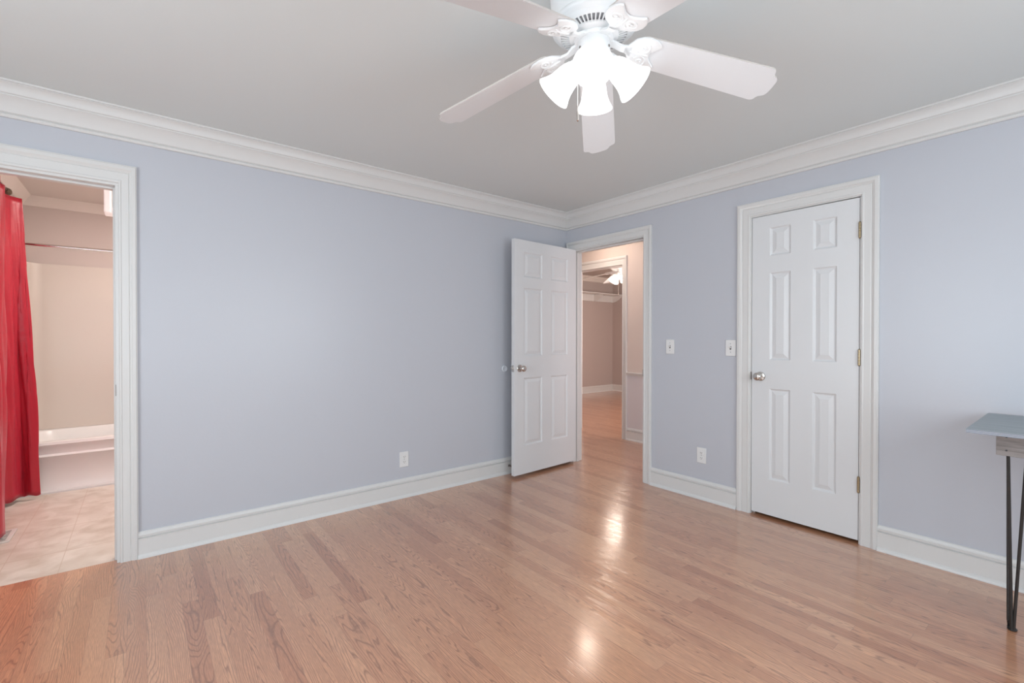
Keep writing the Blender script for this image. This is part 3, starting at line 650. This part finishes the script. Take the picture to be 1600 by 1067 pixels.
bm = bmesh.new(); loft(bm, [[TL((xx, TY+a, z)) for a, z in ((-0.0005, 0), (-0.016, 0), (-0.014, 0.012), (-0.004, 0.02), (-0.0005, 0.021))] for xx in (BX0+0.003, BX1-0.003)]); obj('base_trim', bm, 'trim', tub, smooth=True)
bm = bmesh.new()
def ush(off, z):
    r = 0.10-off*0.0; x0, x1, y1 = BX0+0.004+off, BX1-0.004-off, BY1-0.004-off; o = [(x1, TY+0.02, z)]
    for i in range(7): a = PI/2*i/6; o.append((x1-r+r*math.cos(a), y1-r+r*math.sin(a), z))
    for i in range(7): a = PI/2+PI/2*i/6; o.append((x0+r+r*math.cos(a), y1-r+r*math.sin(a), z))
    o.append((x0, TY+0.02, z)); return o
def loop(z): return ush(0.0, z)+ush(0.028, z)[::-1]
loft(bm, [loop(0.4035), loop(1.868), [(x, y, 1.875) for x, y, _ in loop(1.875)]])
tag(obj('tub_surround', bm, 'surround', smooth=True, angle=40), 'glossy cream surround panels standing on the bathtub rim', 'tub surround')
rod = thing('shower_rod', 'straight chrome shower rod above the tub', 'shower rod', (-3.3, TY, 1.935))
bm = bmesh.new(); tube(bm, [(BX0+0.002+3.3, 0, 0), (-3.66+3.3, 0, 0)], 0.0125, 16); tube(bm, [(-3.68+3.3, 0, 0), (BX1-0.002+3.3, 0, 0)], 0.0145, 16); obj('rod_tube', bm, 'chrome', rod, smooth=True)
for xx, d in ((BX0, 1), (BX1, -1)):
    bm = bmesh.new(); lathe(bm, [(0.0005, 0.001), (0.028, 0.001), (0.026, 0.010), (0.017, 0.016), (0.0005, 0.016)], 24, axisM((xx+3.3, 0, 0), (d, 0, 0))); obj('end_flange', bm, 'chrome', rod, smooth=True)
# curtain
cr = thing('curtain_rod', 'dark bronze curtain rod with finial above the red curtain', 'curtain rod', (-4.054, 0.9, 2.253))
bm = bmesh.new(); tube(bm, [(0, -0.65, 0), (0, 0.56, 0)], 0.0105, 14); obj('rod_tube', bm, 'bronze', cr, smooth=True)
bm = bmesh.new(); lathe(bm, [(0.0005, 0), (0.014, 0.0), (0.016, 0.01), (0.012, 0.018), (0.020, 0.034), (0.026, 0.055), (0.024, 0.075), (0.014, 0.092), (0.0005, 0.100)], 20, axisM((0, 0.55, 0), (0, 1, 0))); obj('finial', bm, 'bronze', cr, smooth=True)
bm = bmesh.new(); box(bm, (-0.0755, -0.61, -0.008), (0.0, -0.59, 0.012)); obj('wall_bracket', bm, 'bronze', cr)
bm = bmesh.new(); box(bm, (-0.0755, 0.50, -0.008), (0.0, 0.52, 0.012)); obj('wall_bracket', bm, 'bronze', cr)
def smooth_path(pts, n):
    out = []; P_ = [Vector(p) for p in pts]
    for i in range(len(P_)-1):
        p0, p1, p2, p3 = P_[max(i-1, 0)], P_[i], P_[i+1], P_[min(i+2, len(P_)-1)]
        for k in range(n):
            t_ = k/n; out.append(0.5*((2*p1)+(-p0+p2)*t_+(2*p0-5*p1+4*p2-p3)*t_*t_+(-p0+3*p1-3*p2+p3)*t_**3))
    out.append(P_[-1]); return out
def curtain(name, top, bot, z_top, z_bot, label):
    A = smooth_path(top, 12); B = smooth_path(bot, 12); nz = 60; rows = []
    for j in range(nz+1):
        s = j/nz; z = z_top+(z_bot-z_top)*s; row = []
        for i, (a, b) in enumerate(zip(A, B)):
            p = a.lerp(b, s**0.9); wob = 0.010*math.sin(i*0.55+s*7.0)*math.sin(PI*s)+0.006*math.sin(i*1.3-s*11)*math.sin(PI*s)
            row.append((p.x+wob, p.y+wob*0.4, z+(0.006*math.sin(i*0.35) if j == nz else 0)))
        rows.append(row)
    bm = bmesh.new(); loft(bm, rows, closed=False, cap=False)
    o = obj(name, bm, 'curtain', smooth=True, angle=80); md = o.modifiers.new('thickness', 'SOLIDIFY'); md.thickness = 0.004
    return tag(o, label, 'curtain')
curtain('curtain', [(-4.09, 0.45), (-4.00, 0.55), (-4.085, 0.65), (-3.995, 0.74), (-4.08, 0.86), (-4.00, 0.95), (-4.085, 1.08), (-4.02, 1.20), (-4.09, 1.34), (-4.07, 1.43), (-4.045, 1.50), (-4.012, 1.545), (-3.990, 1.56)],
        [(-4.10, 0.40), (-3.985, 0.52), (-4.07, 0.62), (-3.975, 0.72), (-3.972, 0.835), (-4.03, 0.93), (-4.09, 1.10), (-4.05, 1.30), (-4.09, 1.52), (-4.045, 1.60), (-4.01, 1.70), (-3.965, 1.665), (-3.918, 1.680)], 2.225, 0.035, 'long red satin curtain hanging from the bronze rod in the bathroom')
# floor register
rg = thing('floor_register', 'small white metal floor register at the foot of the red curtain', 'floor register', (-4.00, 0.86, 0.0))
bm = bmesh.new(); 
for a, b in (((-0.062, -0.125, 0), (0.062, -0.102, 0.006)), ((-0.062, 0.102, 0), (0.062, 0.125, 0.006)), ((-0.062, -0.102, 0), (-0.040, 0.102, 0.006)), ((0.040, -0.102, 0), (0.062, 0.102, 0.006))): box(bm, a, b)
obj('register_frame', bm, 'register', rg, bevel=0.0015)
bm = bmesh.new()
for i in range(9): y = -0.092+0.023*i; box(bm, (-0.040, y-0.003, 0.001), (0.040, y+0.005, 0.0045))
obj('louvers', bm, 'register', rg)
# bathroom ceiling light (ribbed lens, boxy)
lf = thing('bathroom_light', 'boxy white ceiling fixture with ribbed face by the bathroom doorway head', 'ceiling light', (-3.365, 1.0, 2.46))
bm = bmesh.new(); box(bm, (-0.150, -0.015, -0.372), (0.150, 0.12, 0.0)); box(bm, (-0.150, -0.03, -0.372), (-0.112, -0.0155, 0.0)); box(bm, (-0.1115, -0.03, -0.372), (0.150, -0.0155, -0.335)); obj('housing', bm, 'lamp_frame', lf, bevel=0.01, bseg=3)
bm = bmesh.new()
rib = [(-0.108, -0.0155)]
for i in range(16):
    x = -0.108+i*0.016; rib += [(x+0.003, -0.028), (x+0.011, -0.028), (x+0.014, -0.0165), (x+0.016, -0.0165)]
rib += [(0.148, -0.0155)]
loft(bm, [[(x, y, -0.333) for x, y in rib], [(x, y, -0.002) for x, y in rib]]); obj('ribbed_lens', bm, 'lens', lf)

# ------------------------------------------------------------------ hall and far room
HX = 1.231; RC = 2.58
far_light = point('far_room_lamp_light', (3.115, 1.815, 2.10), 22, (1.0, 0.84, 0.72), 0.22)
bm = wall_bm('y', -1.78, 4.0, HX, HX+T, 0.79, 2.62, [(0.25, 1.046, 0.79, 2.118)]); struct('wall_hall', bm, 'hall', 'peach hall wall beyond the open door', 'wall')
bm = wall_bm('y', -1.78, 4.0, HX, HX+T, 0.0, 0.79, [(0.25, 1.046, 0.0, 0.79)]); struct('wall_hall_lower', bm, 'hall_low', 'pale hall wall below the chair rail', 'wall')
bm = bmesh.new(); box(bm, (0.0, T, 0), (T, 4.0, 2.62)); struct('wall_hall_near', bm, 'hall', 'peach hall wall on the bedroom side', 'wall')
bm = bmesh.new(); box(bm, (T, 3.9, 0), (HX, 4.0, 2.62)); struct('wall_hall_end', bm, 'hall', 'peach wall closing the hall', 'wall')
bm = bmesh.new(); box(bm, (T, -1.78, 0), (HX, -1.68, 2.62)); struct('wall_hall_closet', bm, 'hall', 'hall wall backing the closet', 'wall')
bm = bmesh.new(); box(bm, (T, -1.68, 2.46), (HX, 3.9, 2.54)); struct('ceiling_hall', bm, 'ceiling', 'hall ceiling', 'ceiling')
casing('trim_15', 'y', HX, -1, 0.266, 1.03, 2.103, 0.070, 'peach lit casing of the far doorway across the hall', top_w=0.105)
jamb('trim_16', 'y', HX-0.002, HX+T+0.002, 0.266, 1.03, 2.10, 'jamb of the far doorway across the hall')
run('trim_17', [(0.0, -0.022), (0.010, -0.022), (0.012, -0.012), (0.018, -0.006), (0.024, 0.004), (0.026, 0.016), (0.016, 0.020), (0, 0.022)], 0.79, (HX, 0.196), (HX, -1.68), (-1, 0), 0, 0, 'trim', 'white chair rail along the hall wall')
run('baseboard_hall', BASE, 0, (HX, 0.196), (HX, -1.68), (-1, 0), 0, 0, 'trim', 'white baseboard along the hall wall', 'baseboard')
X2, Y2 = 5.24, 3.69
bm = bmesh.new(); box(bm, (HX+T, Y2, 0), (X2+0.1, Y2+0.1, RC)); struct('wall_far_room_side', bm, 'taupe', 'taupe wall with the white shelf in the far room', 'wall')
bm = bmesh.new(); box(bm, (X2, -0.8, 0), (X2+0.1, Y2, RC)); struct('wall_far_room_end', bm, 'taupe', 'taupe end wall of the far room', 'wall')
bm = wall_bm('x', HX+T, X2, -0.8, -0.7, 0, RC, [(2.2, 3.8, 0.75, 2.15)]); struct('wall_far_room_near', bm, 'taupe', 'taupe wall of the far room', 'wall')
window('added_window_4', 'x', 3.0, 1.6, 0, -0.692, 1, 0.75, 2.15)  # unseen window added to frame the far room fill light
bm = bmesh.new(); box(bm, (HX+T, -0.8, RC), (X2, Y2, RC+0.05)); struct('ceiling_far_room', bm, 'room_ceiling', 'ceiling of the far room', 'ceiling')
run('trim_18', [(u, z*0.72) for u, z in CROWN], RC, (HX+T, Y2), (X2, Y2), (0, -1), 0, 1, 'bath_trim', 'crown moulding in the far room')
run('trim_19', [(u, z*0.72) for u, z in CROWN], RC, (X2, Y2), (X2, -0.7), (-1, 0), 1, 0, 'bath_trim', 'crown moulding on the end wall of the far room')
run('baseboard_far_room', BASE, 0, (HX+T, Y2), (X2, Y2), (0, -1), 0, 1, 'trim', 'white baseboard of the far room', 'baseboard')
run('baseboard_far_end', BASE, 0, (X2, Y2), (X2, -0.7), (-1, 0), 1, 0, 'trim', 'white baseboard on the end wall of the far room', 'baseboard')
sh = thing('wall_shelf', 'white wall shelf with cleat and bracket in the far room', 'shelf', (3.95, Y2, 2.04))
bm = bmesh.new()
n = 14; y0 = -0.30
box(bm, (-1.9, -0.29, 0.145), (X2-3.95-0.002, -0.001, 0.165)); obj('shelf_board', bm, 'trim', sh, bevel=0.003)
bm = bmesh.new(); box(bm, (-1.9, -0.020, 0.0), (X2-3.95-0.002, -0.001, 0.1445)); obj('wall_cleat', bm, 'trim', sh, bevel=0.002)
bm = bmesh.new()
arc = [(-0.021, 0.0), (-0.10, 0.012), (-0.19, 0.05), (-0.25, 0.10), (-0.27, 0.1445), (-0.021, 0.1445)]
for xx in (X2-3.95-0.022, 0.62):
    bm2 = bmesh.new(); loft(bm2, [[(xx, a, z) for a, z in arc], [(xx+0.018, a, z) for a, z in arc]]); obj('end_bracket', bm2, 'trim', sh)
bm.free()
hl = thing('hall_light', 'round glass flush light on the hall ceiling above the doorway head', 'ceiling light', (0.74, 0.42, 2.46))
bm = bmesh.new(); lathe(bm, [(0.0005, 0), (0.155, 0), (0.155, -0.012), (0.145, -0.016), (0.0005, -0.016)], 36); obj('ceiling_plate', bm, 'nickel', hl, smooth=True)
bm = bmesh.new(); lathe(bm, [(0.142, -0.017), (0.140, -0.030), (0.120, -0.048), (0.080, -0.062), (0.035, -0.069), (0.0005, -0.070)], 36); obj('glass_dome', bm, 'hall_glow', hl, smooth=True)
point('hall_lamp_light', (0.74, 0.42, 2.34), 2.5, (1.0, 0.74, 0.58), 0.04)
# closet shell behind the closed door
bm = bmesh.new(); box(bm, (0.8, -2.9, 0), (0.85, -1.78, H)); box(bm, (T, -2.95, 0), (0.85, -2.9, H)); box(bm, (T, -2.9, H-0.05), (0.8, -1.78, H)); struct('wall_closet', bm, 'closet', 'plain walls inside the closet', 'wall')
